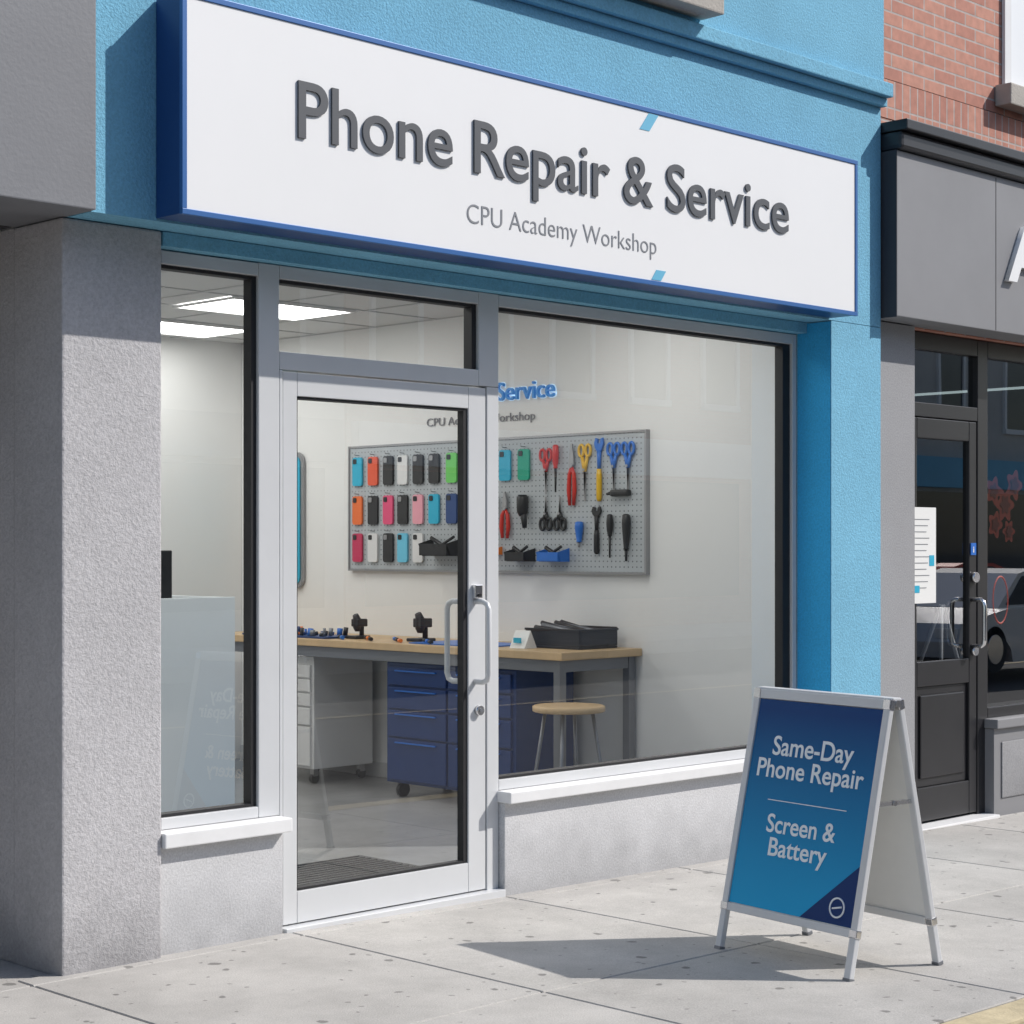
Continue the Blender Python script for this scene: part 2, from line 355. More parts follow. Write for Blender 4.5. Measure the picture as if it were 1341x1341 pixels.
# frames
fy0,fy1=.035,.11
boxes('window_frame',[(3.927,3.962,fy0,fy1,.457,2.61),(4.415,4.515,fy0,fy1,.457,2.612),
  (3.964,4.413,fy0,fy1,2.56,2.61),(3.964,4.413,fy0,fy1,.457,.50),
  (4.517,5.60,fy0,fy1,2.56,2.612),(4.517,5.60,fy0,fy1,2.205,2.275),
  (5.602,5.722,fy0,fy1,2.2065,2.613),(5.652,5.722,fy0,fy1,.0,2.204),(4.517,4.532,fy0,fy1,.0,2.203),
  (5.724,7.862,fy0,fy1,2.56,2.611),(5.724,7.862,fy0,fy1,.442,.487),(7.864,7.900,fy0,fy1,.442,2.612)],'alu',B,bevel=.003)
boxes('window_gasket',[(4.39,4.413,.05,.10,.502,2.558),(3.964,4.388,.05,.10,.502,.512),(3.964,4.388,.05,.10,2.546,2.558),
  (5.573,5.598,.05,.10,2.277,2.558),(4.519,5.571,.05,.10,2.545,2.558),(5.724,5.734,.05,.1,.489,2.558),
  (7.80,7.860,.05,.10,.489,2.558),(5.736,7.798,.05,.10,2.545,2.558),(5.736,7.798,.05,.10,.489,.499)],'gasket',B)
panes('window_glass',[(3.964,4.395,.505,2.55),(4.519,5.58,2.276,2.55),(5.73,7.81,.495,2.55)],.076,'glass',B)
# entrance door
D=group('entrance_door',(5.08,.07,0)); 
boxes('door_leaf_frame',[(4.537,4.607,.04,.09,.02,2.198),(5.545,5.647,.04,.09,.02,2.198),(4.609,5.543,.04,.09,2.105,2.198),(4.609,5.543,.04,.09,.02,.145)],'alu',D,bevel=.003)
boxes('door_gasket',[(5.522,5.543,.048,.085,.147,2.103),(4.609,4.616,.048,.085,.147,2.103),(4.618,5.520,.048,.085,2.094,2.103),(4.618,5.520,.048,.085,.147,.156)],'gasket',D)
panes('door_glass',[(4.612,5.53,.15,2.10)],.068,'glass',D)
box('threshold',4.517,5.722,-.01,.12,-.06,.014,'alu',D,bevel=.003)
hx=5.583
def dhandle(name,y0,sgn,x=hx):
    pts=[(x,y0,.925),(x,y0+sgn*.05,.925),(x,y0+sgn*.075,.935),(x,y0+sgn*.085,.96),(x,y0+sgn*.085,1.24),(x,y0+sgn*.075,1.262),(x,y0+sgn*.05,1.272),(x,y0,1.272)]
    tube(name,pts,.0125,'alu',D,n=14)
dhandle('pull_handle_outside',.04,-1); dhandle('pull_handle_inside',.09,1,5.545)
box('door_lock_box',5.565,5.61,.018,.0395,1.285,1.345,'chrome',D,bevel=.004)
tube('lock_keyhole_upper',[(5.587,.019,1.30),(5.587,.010,1.30)],.008,'black',D)
tube('lock_cylinder',[(5.60,.0395,.80),(5.60,.020,.80)],.021,'chrome',D,n=24)
tube('lock_cylinder_core',[(5.60,.0205,.80),(5.60,.016,.80)],.009,'steel',D)
# ---------------------------------------------------------------- shop sign
S=group('shop_sign',(5.84,-.27,3.07))
sx0,sx1,sz0,sz1=3.79,7.894,2.675,3.46
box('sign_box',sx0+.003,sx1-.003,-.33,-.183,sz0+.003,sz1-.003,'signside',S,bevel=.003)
f=.020
boxes('sign_frame',[(sx0,sx1,-.350,-.331,sz0,sz0+f),(sx0,sx1,-.350,-.331,sz1-f,sz1),(sx0,sx0+f,-.3495,-.3312,sz0+f+.0005,sz1-f-.0005),(sx1-f,sx1,-.3495,-.3312,sz0+f+.0005,sz1-f-.0005)],'signblue',S,bevel=.0015)
box('sign_face',sx0+f+.001,sx1-f-.001,-.345,-.332,sz0+f+.001,sz1-f-.001,'signwhite',S)
TS=T((0,-.345,0))
text('lettering','Phone Repair & Service',4.303,3.007,3.022,.208,'letter',S,TS,offset=.006,depth=.009)
text('sub_lettering','CPU Academy Workshop',5.168,1.168,2.813,.078,'sub',S,TS,offset=-.010,depth=.002)
poly('slash_top',[(6.222,3.357),(6.288,3.357),(6.35,3.436),(6.284,3.436)],-.002,'slash',S,TS)
poly('slash_bottom',[(6.302,2.699),(6.368,2.699),(6.402,2.745),(6.336,2.745)],-.002,'slash',S,TS)
# ---------------------------------------------------------------- grey building at left
G=group('grey_building',(2,1,0))
box('corner_column',3.506,3.922,-.03,.30,-.3,2.667,'grey',G,bevel=.008)
box('passage_side_wall',3.51,3.5195,.303,5.2,-.3,2.667,'grey',G)
box('column_plinth',3.512,3.74,.303,3.0,-.3,2.667,'grey',G)
box('fascia',-6,3.527,-.215,.30,2.67,5.0,'fascia',G,bevel=.005)
box('upper_storey',-6,3.527,-.20,5.2,5.003,7.0,'grey',G)
box('passage_ceiling',-6,3.50,.303,5.2,2.67,2.9,'dark',G)
box('passage_back_wall',-6,3.50,2.6,2.8,-.3,2.667,'dark',G)
box('left_pier',.9,1.5,-.03,2.59,-.3,2.667,'grey',G,bevel=.006)
box('left_wall',-6,.897,0,.25,-.3,2.667,'grey',G)
box('passage_floor',1.5,3.50,.031,2.6,-.3,-.004,'pave',G)
boxes('passage_door',[(2.0,2.9,2.56,2.597,0,2.1)],'blackpaint',G,bevel=.01)
# ---------------------------------------------------------------- brick building at right
K=group('brick_building',(11,1,0))
NX=8.362
box('brick_wall',NX,16,-.05,5.2,4.055,7.5,'brick',K)
box('soldier_course',NX,16,-.053,5.2,3.84,4.05,'soldier',K)
box('brick_under',NX,16,-.05,.4,2.72,3.835,'brick',K)
box('signboard',NX+.005,16,-.27,-.053,2.725,3.60,'ngrey',K,bevel=.004)
box('signboard_end',NX,NX+.0045,-.272,-.053,2.72,3.60,'dark',K)
boxes('signboard_seam',[(9.36,9.366,-.2712,-.27,2.73,3.59),(11.4,11.406,-.2712,-.27,2.73,3.59)],'dark',K)
box('signboard_cap',NX-.004,16,-.34,-.053,3.70,3.755,'blackpaint',K,bevel=.006)
box('signboard_cap_lower',NX-.002,16,-.305,-.053,3.603,3.697,'blackpaint',K,bevel=.02)
text('shopfront_lettering','ARTS',9.45,1.35,3.03,.30,'signwhite',K,T((0,-.271,0)),offset=.03,depth=.03)
box('upper_window_sill',9.72,11.6,-.16,-.054,4.09,4.215,'stone',K,bevel=.008)
boxes('upper_window_frame',[(9.80,9.87,-.075,-.053,4.218,6.2),(11.4,11.47,-.075,-.053,4.218,6.2)],'sill',K)
box('upper_window_blind',9.872,11.398,-.060,-.052,4.218,6.2,'blind',K)
box('pier',NX,8.80,-.10,.30,-.3,2.718,'npier',K)
box('pier_far',13,13.5,-.10,.30,-.3,2.718,'npier',K)
box('far_wall',13.503,16,-.05,.30,-.3,2.718,'npier',K)
# black joinery shopfront
n0,n1=.0,.07
boxes('shopfront_frame',[(8.803,8.90,n0,n1,-.3,2.715),(9.62,9.73,n0,n1,-.3,2.715),(8.902,9.618,n0,n1,2.24,2.32),(8.902,9.618,n0,n1,2.62,2.716),
  (9.732,12.98,n0,n1,2.62,2.716),(9.732,12.98,n0,n1,.50,.56),(11.3,11.38,n0,n1,.562,2.618)],'blackpaint',K,bevel=.004)
box('window_stallriser',9.70,12.99,-.06,.06,-.3,.44,'ngrey',K)
boxes('stallriser_panel',[(9.78,11.2,-.068,-.0605,.03,.36),(11.35,12.9,-.068,-.0605,.03,.36)],'npier',K,bevel=.004)
box('stallriser_sill',9.69,12.99,-.09,.0,.443,.498,'ngrey',K,bevel=.006)
panes('shopfront_glass',[(8.902,9.618,2.322,2.618),(9.732,11.298,.562,2.618),(11.382,12.98,.562,2.618)],.032,'darkglass',K)
box('door_step',8.80,9.70,-.10,.05,-.3,-.055,'sill',K,bevel=.005)
ND=group('black_shop_door',(9.26,.03,0))
boxes('door_leaf',[(8.906,8.985,.005,.05,-.04,2.235),(9.535,9.615,.005,.05,-.04,2.235),(8.987,9.533,.005,.05,2.12,2.235),(8.987,9.533,.005,.05,.72,.86),(8.987,9.533,.005,.05,-.04,.15),(8.987,9.533,.022,.04,.152,.718)],'blackpaint',ND,bevel=.005)
box('door_panel_moulding',9.03,9.49,.010,.0215,.20,.67,'blackpaint',ND,bevel=.008)
panes('door_glass',[(8.987,9.533,.862,2.118)],.027,'darkglass',ND)
def dh2(x):
    tube('pull_handle',[(x,.005,.93),(x,-.06,.93),(x,-.075,.945),(x,-.08,.97),(x,-.08,1.16),(x,-.075,1.185),(x,-.06,1.2),(x,.005,1.2)],.013,'chrome',ND)
dh2(9.56)
tube('door_lock',[(9.58,.004,1.33),(9.58,-.02,1.33)],.03,'chrome',ND,n=20)
tube('door_lock_lower',[(9.575,.004,.90),(9.575,-.02,.90)],.026,'chrome',ND,n=20)
tube('pull_handle_inside',[(9.5,.05,.93),(9.5,.12,.94),(9.5,.13,.97),(9.5,.13,1.16),(9.5,.12,1.19),(9.5,.05,1.2)],.011,'chrome',ND)
box('notice_sheet',8.93,9.17,-.002,.0035,1.19,1.73,'paper',ND)
boxes('notice_print',[(8.95,9.10-.03*((i*7)%3)/2,-.0035,-.0025,1.66-.035*i,1.664-.035*i) for i in range(12)],'sub',ND)
boxes('notice_print_blue',[(9.10,9.15,-.0036,-.0026,1.40,1.46),(8.95,9.0,-.0036,-.0026,1.25,1.29)],'cyan',ND)
box('door_sticker',9.545,9.60,-.002,.004,1.46,1.53,'blueP',ND)
text('sticker_print','i',9.565,.012,1.475,.035,'paper',ND,T((0,-.0022,0)),offset=.01,depth=.001)
box('shop_interior_back',8.80,13,3.5,3.6,0,3,'dark',K)
box('shop_interior_floor',8.5,13,.08,3.5,-.2,-.02,'dark',K)
box('shop_interior_ceiling',8.5,13,.08,3.5,2.75,2.83,'ngrey',K)
box('shop_interior_side',8.41,8.5,.31,3.5,-.2,2.73,'ngrey',K)
box('shop_interior_side_far',13.0,13.1,.31,3.5,-.2,2.73,'ngrey',K)
# flat vinyl decals on the neighbour's glass (behind the pane)
M['decal']=simple('window_decal_red',(.33,.045,.03),.6)
M['decal2']=simple('window_decal_dark',(.14,.02,.018),.6)
def rosette(name,cx,cz,r,pet,mat,yy):
    pts=[(cx+r*(1+.22*math.cos(pet*a))*math.cos(a),cz+r*(1+.22*math.cos(pet*a))*math.sin(a)) for a in [j*2*math.pi/48 for j in range(48)]]
    poly(name,pts,.001,mat,K,T((0,yy,0)))
for i,(cx,cz,rr,pt) in enumerate(((9.86,1.84,.075,5),(9.99,1.76,.09,6),(9.88,1.64,.07,5),(10.10,1.88,.08,5),(10.04,1.60,.06,6))):
    rosette('window_decal_%d'%i,cx,cz,rr,pt,'decal',.036+.001*i); rosette('window_decal_core_%d'%i,cx,cz,rr*.55,pt,'decal2',.0340+.0002*i)
pts=[(9.93+.085*math.cos(j*math.pi/16),.036,1.19+.14*math.sin(j*math.pi/16)) for j in range(32)]
tube('window_decal_ring',pts,.007,'decal',K,n=6,closed=True)
# display easel in neighbour's window
EZ=group('display_easel',(10.0,.4,0))
tube('leg_a',[(9.78,.35,.45),(9.95,.45,1.15)],.012,'sill',EZ); tube('leg_b',[(10.15,.35,.45),(9.97,.45,1.15)],.012,'sill',EZ); tube('leg_c',[(9.96,.75,.45),(9.96,.46,1.15)],.012,'sill',EZ)
box('easel_rest',9.80,10.13,.36,.40,.66,.69,'sill',EZ)
box('window_shelf',9.74,12.9,.08,.9,.38,.44,'ngrey',K)
# ---------------------------------------------------------------- interior
# lamps; the unseen front pair is placed as fill for the counter front
for i,(x,y,hwx) in enumerate(((6.87,3.2,.46),(6.9,4.4,.6),(6.9,.95,.6),(5.1,3.2,.6),(5.1,.95,.6),(5.1,4.4,.6))):
    L_=group('ceiling_light' ,(x,y,2.94))
    boxes('trim',[(x-hwx,x+hwx,y-.3,y-.28,2.93,2.9435),(x-hwx,x+hwx,y+.28,y+.3,2.93,2.9435),(x-hwx,x-hwx+.02,y-.279,y+.279,2.93,2.9435),(x+hwx-.02,x+hwx,y-.279,y+.279,2.93,2.9435)],'sill',L_)
    q=hwx-.021
    bm=bmesh.new(); bm.faces.new([bm.verts.new(p) for p in ((x-q,y-.279,2.936),(x-q,y+.279,2.936),(x+q,y+.279,2.936),(x+q,y-.279,2.936))])
    me=bpy.data.meshes.new('diffuser'); bm.to_mesh(me); bm.free(); link('diffuser',me,'lamp',L_)
# pegboard on the right party wall (plane x = 8)
P=group('pegboard',(7.98,2.43,1.76))
box('panel',7.972,7.99,1.14,3.72,1.363,2.158,'peg',P)
boxes('frame',[(7.965,7.9995,1.125,1.139,1.349,2.172),(7.965,7.9995,3.721,3.735,1.349,2.172),(7.965,7.9995,1.14,3.72,2.159,2.172),(7.965,7.9995,1.14,3.72,1.349,1.362)],'toolsteel',P)
W=Matrix.Rotation(R(-90),4,'Z')   # local x -> world -y , local -y -> world -x
def wallM(y,z,x=7.968): return T((x,y,z))@W
casecols=[3.63,3.475,3.324,3.183,3.036,2.886,2.724,2.57,2.41,2.25,2.09]
rows=[(2.005,['cyan','red2','black','wht','black','black','green','cyan','black','cyan','teal']),
      (1.75,['orange','black','pink','black','pink2','cyan','navy2','wht']),
      (1.505,['crim','wht','black','sky','wht'])]
cc={'cyan':(.02,.42,.62),'red2':(.75,.10,.04),'black':(.02,.02,.022),'wht':(.72,.72,.72),'green':(.15,.6,.12),'teal':(.0,.35,.22),'orange':(.8,.16,.03),'pink':(.75,.08,.2),'pink2':(.8,.35,.42),'navy2':(.02,.06,.2),'crim':(.55,.03,.1),'sky':(.15,.55,.75)}
for k_,v_ in cc.items(): M['c_'+k_]=simple('phone_case_'+k_,v_,.4)
for z,cols in rows:
    for i,cn in enumerate(cols):
        if z<1.8 and i>7: continue
        y=casecols[i]; Mx=wallM(y,z)
        C=group('phone_case',(7.96,y,z))
        poly('shell',rrect(-.047,.047,-.097,.090,.018),-.014,'c_'+cn,C,Mx)
        poly('camera_window',rrect(-.038,-.004,.048,.080,.008),-.003,'black' if cn!='black' else 'toolsteel',C,Mx@T((0,-.0145,0)))
        tube('hook',[(0,.003,.105),(0,-.03,.105),(0,-.035,.112)],.003,'toolsteel',C,n=6,mtx=Mx)
def pliers(y,z,h,mat,name='pliers',spread=.026,k=1.35):
    g=group(name,(7.96,y,z)); Mx=wallM(y,z)
    for s in (-1,1):
        tube('grip_%d'%(s>0),[(s*.004,-.014,h*.12),(s*spread*.9,-.014,h*.0),(s*spread*1.15,-.014,-h*.25),(s*spread*.8,-.014,-h*.5)] ,[.006*k,.009*k,.010*k,.007*k],mat,g,mtx=Mx,n=10)
        poly('jaw_%d'%(s>0),[(0,h*.1),(s*.020,h*.16),(s*.018,h*.3),(s*.004,h*.5),(0,h*.5)],-.014,'toolsteel' if mat!='black' else 'black',g,Mx@T((0,-.006,0)))
    tube('pivot',[(0,-.004,h*.15),(0,-.026,h*.15)],.014,'toolsteel',g,mtx=Mx)
    return g
def scissors(y,z,h,mat,up=True,name='scissors',k=1.25):
    g=group(name,(7.96,y,z)); Mx=wallM(y,z)
    if not up: Mx=Mx@Matrix.Rotation(math.pi,4,'Y')
    for s in (-1,1):
        c=(s*.027,h*.36)
        pts=[(c[0]+.020*math.cos(a),-.010,c[1]+.034*math.sin(a)) for a in [k_*2*math.pi/16 for k_ in range(16)]]
        tube('ring_%d'%(s>0),pts,.0068*k,mat,g,n=8,mtx=Mx,closed=True)
        tube('shank_%d'%(s>0),[(s*.020,-.010,h*.25),(0,-.010,h*.0)],[.010,.012],mat,g,mtx=Mx,n=8)
        poly('blade_%d'%(s>0),[(-s*.012,h*.06),(s*.009,h*.04),(s*.006,-h*.5),(s*.001,-h*.5)],-.004,'toolsteel',g,Mx@T((0,-.006,0)))
    tube('pivot',[(0,-.004,h*.03),(0,-.024,h*.03)],.008,'toolsteel',g,mtx=Mx)
def driver(y,z,h,mat,tip='toolsteel',name='screwdriver',flip=False,k=1.3,hf=0.0):
    g=group(name,(7.96,y,z)); Mx=wallM(y,z)
    if flip: Mx=Mx@Matrix.Rotation(math.pi,4,'Y')
    tube('handle',[(0,-.020,h*.5),(0,-.020,h*.47),(0,-.020,h*.3),(0,-.020,h*.12),(0,-.020,h*(.04-hf)),(0,-.020,h*(0.-hf))],[.008*k,.014*k,.016*k,.014*k,.009*k,.011*k],mat,g,mtx=Mx)
    tube('shaft',[(0,-.020,-hf*h),(0,-.020,-h*.5)],[.006*k,.004*k],tip,g,mtx=Mx,n=8)
def wrench(y,z,h,mat,grip):
    g=group('adjustable_wrench',(7.96,y,z)); Mx=wallM(y,z)
    poly('head',[(-.03,h*.36),(-.036,h*.44),(-.026,h*.52),(-.010,h*.50),(-.012,h*.43),(.010,h*.43),(.012,h*.50),(.028,h*.52),(.034,h*.42),(.014,h*.30),(-.014,h*.30)],-.012,mat,g,Mx@T((0,-.004,0)))
    tube('shank',[(0,-.012,h*.32),(0,-.012,h*.02)],[.014,.011],mat,g,mtx=Mx)
    tube('grip',[(0,-.012,h*.02),(0,-.012,-h*.1),(0,-.012,-h*.45),(0,-.012,-h*.5)],[.013,.017,.017,.010],grip,g,mtx=Mx)
scissors(1.905,1.955,.27,'red'); driver(1.815,1.97,.28,'red',tip='black')
pliers(1.69,1.93,.36,'red',spread=.020); 
scissors(1.59,1.945,.34,'yellow'); wrench(1.475,1.95,.36,'blueP','yellow')
scissors(1.365,1.96,.30,'blueP'); scissors(1.256,1.96,.30,'blueP')
SR=group('soldering_rest',(7.95,1.3,1.81)); box('rest_body',7.93,7.969,1.235,1.375,1.795,1.835,'black',SR,bevel=.014); tube('rest_horn',[(7.945,1.375,1.815),(7.935,1.40,1.81)],[.012,.006],'black',SR)
driver(2.34,1.70,.25,'black',tip='black',hf=.2); pliers(2.245,1.70,.28,'red'); 
HG=group('heat_gun',(7.95,2.08,1.73)); MH=wallM(2.08,1.72)
tube('barrel',[(0,-.03,.10),(0,-.03,.08),(0,-.03,.0),(0,-.03,-.03)],[.025,.036,.034,.02],'black',HG,mtx=MH,n=16); tube('handle',[(0,-.03,.02),(.015,-.03,-.06),(.02,-.03,-.10)],[.022,.018,.014],'black',HG,mtx=MH)
scissors(1.905,1.71,.19,'black',up=False); scissors(1.79,1.71,.19,'black',up=False)
driver(1.625,1.58,.15,'blueP',k=1.7,hf=.3); wrench(1.495,1.60,.27,'black','black'); driver(1.385,1.57,.25,'black',tip='black'); driver(1.26,1.56,.27,'black',tip='black',hf=.25,k=1.6)
def bin_(name,y0,y1,z0,z1,mat,dep=.10):
    g=group(name,(7.92,(y0+y1)/2,z0))
    for nm,ya,yb in (('side_a',y0,y0+.004),('side_b',y1-.004,y1)):
        bm=bmesh.new(); h=z1-z0
        a=[bm.verts.new((7.968-d,ya,z0+q)) for d,q in ((0,0),(dep*.75,0),(dep,h*.7),(0,h))]
        b=[bm.verts.new((7.968-d,yb,z0+q)) for d,q in ((0,0),(dep*.75,0),(dep,h*.7),(0,h))]
        bm.faces.new(a); bm.faces.new(b)
        for i in range(4): bm.faces.new((a[i],a[(i+1)%4],b[(i+1)%4],b[i]))
        bmesh.ops.recalc_face_normals(bm,faces=bm.faces)
        me=bpy.data.meshes.new(nm); bm.to_mesh(me); bm.free(); link(nm,me,mat,g)
    box('bottom',7.968-dep*.75,7.968,y0+.005,y1-.005,z0,z0+.004,mat,g)
    box('front',7.968-dep*.98,7.968-dep*.75,y0+.005,y1-.005,z0+.004,z0+(z1-z0)*.7,mat,g)
    tube('content_a',[(7.93,y0+.03,z0+.02),(7.92,y1-.03,z1+.005)],.012,'black',g)
    tube('content_b',[(7.93,y0+.03,z1+.01),(7.91,y1-.05,z0+.03)],.009,'black',g)
bin_('parts_bin',1.72,1.90,1.42,1.50,'blueP'); bin_('parts_bin',2.0,2.17,1.42,1.50,'black'); bin_('parts_bin',2.64,2.90,1.45,1.56,'black',.13); bin_('parts_bin',2.28,2.38,1.46,1.51,'orange',.07)
# wall lettering
WL=group('wall_lettering',(7.98,2.3,2.4))
def walltext(name,body,yl,width,z,cap,mat,off=0,dep=.012,x=7.996):
    text(name,body,0,width,z,cap,mat,WL,T((x,yl,0))@W,offset=off,depth=dep)
walltext('title_a','Smart',3.05,.50,2.40,.108,'glow',.0,.02); walltext('title_b','Service',2.345,.485,2.40,.108,'glow',.0,.02)
walltext('title_b_halo','Service',2.352,.499,2.40,.108,'halo',.03,.003,7.9985)
walltext('subtitle','CPU Academy Workshop',2.99,.96,2.272,.05,'sub',0,.004)
# phone shaped wall sign
PS=group('phone_shaped_sign',(7.98,4.43,1.7))
poly('outline',rrect(-.22,.22,-.465,.465,.07),-.02,'toolsteel',PS,wallM(4.44,1.69,7.99))
poly('screen',rrect(-.195,.195,-.44,.44,.055),-.006,'cyan',PS,wallM(4.44,1.69,7.969))
# workbench
WB=group('workbench',(7.66,2.8,0))
box('top',7.33,7.995,1.18,4.5,.888,.932,'wood',WB,bevel=.004)
boxes('frame',[(7.36,7.41,1.22,1.27,.0,.886),(7.93,7.98,1.22,1.27,0,.886),(7.36,7.41,4.4,4.45,0,.886),(7.93,7.98,4.4,4.45,0,.886),(7.365,7.405,1.272,4.398,.82,.885),(7.412,7.928,1.225,1.265,.82,.885),(7.412,7.928,1.225,1.265,.16,.20)],'steel',WB,bevel=.003)
# drawer cabinet
DC=group('drawer_cabinet',(7.7,3.7,0))
cy0,cy1=3.43,4.02
box('carcass',7.43,7.92,cy0,cy1,.10,.815,'cab',DC,bevel=.006)
zz=.12; dr=[]
for h in (.26,.12,.09,.09,.09): dr.append((7.412,7.43,cy0+.02,cy1-.02,zz,zz+h-.012)); zz+=h
boxes('drawer_front',dr,'cab',DC,bevel=.003)
boxes('drawer_handle',[(7.398,7.411,cy0+.14,cy1-.14,d[5]-.035,d[5]-.022) for d in dr],'toolsteel',DC)
for i,(x,y) in enumerate(((7.48,cy0+.06),(7.48,cy1-.06),(7.87,cy0+.06),(7.87,cy1-.06))):
    tube('caster_%d'%i,[(x,y-.014,.036),(x,y+.014,.036)],.032,'black',DC,n=18); box('caster_fork_%d'%i,x-.018,x+.018,y-.018,y+.018,.05,.098,'toolsteel',DC)
# blue tool chest
TC=group('tool_chest',(7.7,2.2,0))
box('carcass',7.42,7.90,1.62,2.72,.09,.815,'navy',TC,bevel=.008)
dr=[];zz=.11
for h in (.26,.17,.14,.12): 
    dr.append((7.402,7.42,1.645,2.16,zz,zz+h-.012)); dr.append((7.402,7.42,2.18,2.695,zz,zz+h-.012)); zz+=h
boxes('drawer_front',dr,'navy',TC,bevel=.004)
boxes('drawer_handle',[(7.388,7.401,d[2]+.08,d[3]-.08,d[5]-.026,d[5]-.018) for d in dr],'blueP',TC)
for i,(x,y) in enumerate(((7.48,1.7),(7.48,2.64),(7.85,1.7),(7.85,2.64))): tube('caster_%d'%i,[(x,y-.014,.045),(x,y+.014,.045)],.044,'black',TC,n=18)
# stool
ST=group('work_stool',(7.28,1.05,0)); c=(7.26,1.06)
tube('seat',[(c[0],c[1],.625),(c[0],c[1],.63),(c[0],c[1],.655),(c[0],c[1],.66)],[.185,.195,.195,.185],'wood',ST,n=32)
for i in range(4):
    a=R(30+90*i); tube('leg_%d'%i,[(c[0]+.13*math.cos(a),c[1]+.13*math.sin(a),.625),(c[0]+.23*math.cos(a),c[1]+.23*math.sin(a),.005)],.010,'steel',ST,n=10)
tube('foot_ring',[(c[0]+.198*math.cos(k*math.pi/12),c[1]+.198*math.sin(k*math.pi/12),.20) for k in range(24)],.008,'steel',ST,n=8,closed=True)
# things on bench
zb=.933
TB=group('open_toolbox',(7.75,1.5,zb))
boxes('tray',[(7.60,7.92,1.30,1.72,zb,zb+.012),(7.60,7.612,1.30,1.72,zb+.013,zb+.10),(7.908,7.92,1.30,1.72,zb+.013,zb+.12),(7.613,7.907,1.30,1.312,zb+.013,zb+.10),(7.613,7.907,1.708,1.72,zb+.013,zb+.10)],'black',TB,bevel=.003)
for i in range(10): tube('tool_%d'%i,[(7.63+.027*i,1.33+.02*(i%3),zb+.08+.01*(i%2)),(7.64+.027*i,1.68-.03*(i%2),zb+.115+.012*(i%3))],.013,('black','steel','black')[i%3],TB,n=8)
boxes('rim',[(7.596,7.6155,1.296,1.724,zb+.10,zb+.112),(7.6165,7.924,1.296,1.315,zb+.1005,zb+.1125)],'black',TB)
TCD=group('table_card',(7.5,1.66,zb))
poly('card',[(-.05,0),(.05,0),(.0,.10)],.12,'paper',TCD,T((7.52,1.60,zb)))
box('card_print',7.470,7.474,1.63,1.69,zb+.03,zb+.06,'cyan',TCD)
box('antistatic_mat',7.40,7.80,1.85,2.5,zb,zb+.006,'blueP')
def microscope(y,x=7.6,s=1.0):
    g=group('microscope',(x,y,zb))
    box('base',x-.07*s,x+.09*s,y-.07*s,y+.07*s,zb,zb+.02,'black',g,bevel=.006)
    tube('post',[(x+.05*s,y,zb+.02),(x+.05*s,y,zb+.16*s)],.020*s,'black',g)
    tube('barrel',[(x,y,zb+.06*s),(x,y,zb+.09*s),(x,y,zb+.16*s),(x-.02*s,y,zb+.20*s)],[.018*s,.034*s,.034*s,.024*s],'black',g)
    box('head',x-.03*s,x+.08*s,y-.045*s,y+.045*s,zb+.10*s,zb+.165*s,'black',g,bevel=.008)
microscope(3.15,7.55,.75); microscope(2.62,7.6,.85)
PT=group('parts_tray',(7.5,3.7,zb))
box('tray',7.37,7.65,3.25,4.1,zb,zb+.012,'navy',PT,bevel=.003)
cl=['navy','blueP','black','orange','black','black','steel']
for i in range(40):
    x=random.uniform(7.39,7.62); y=random.uniform(3.28,4.07); h=random.uniform(.015,.05)
    tube('part_%d'%i,[(x,y,zb+.013),(x+random.uniform(-.01,.01),y,zb+.013+h)],random.uniform(.006,.02),cl[i%7],PT,n=8)
for i in range(11):
    y=2.3+i*.09; x=7.40+.06*(i%3)
    g=group('screwdriver',(x,y,zb)); tube('handle',[(x,y,zb+.013),(x+.03,y+.05,zb+.013)],.012,('black','blueP','black','orange')[i%4],g); tube('shaft',[(x+.03,y+.05,zb+.013),(x+.07,y+.11,zb+.013)],.004,'toolsteel',g,n=6)
# reception counter + monitor
RC=group('reception_counter',(4.95,2.3,0))
box('front_panel',4.1,5.78,2.03,2.06,.02,1.25,'frost',RC,bevel=.003)
box('end_panel',5.745,5.78,2.063,2.7,.02,1.248,'frost',RC,bevel=.003)
box('desk_top',4.1,5.743,2.063,2.7,1.02,1.05,'cab',RC,bevel=.003)
box('plinth',4.12,5.74,2.065,2.65,.006,.10,'dark',RC)
MN=group('monitor',(5.4,2.35,1.05))
box('screen',5.16,5.60,2.33,2.355,1.16,1.49,'black',MN,bevel=.006)
box('stand_neck',5.36,5.40,2.357,2.38,1.055,1.35,'black',MN); box('stand_base',5.25,5.50,2.28,2.46,1.051,1.062,'black',MN,bevel=.004)
PH=group('desk_phone',(5.62,2.2,1.05)); box('body',5.54,5.70,2.12,2.30,1.051,1.10,'black',PH,bevel=.01); tube('handset',[(5.56,2.14,1.115),(5.56,2.2,1.13),(5.56,2.28,1.115)],[.022,.014,.022],'black',PH)
DM=group('doormat',(5.35,.85,0))
box('pile',4.95,5.85,.42,1.12,.006,.018,'mat',DM,bevel=.004)
boxes('ribs',[(4.99,5.81,.45+i*.045,.465+i*.045,.0185,.023) for i in range(15)],'black',DM)
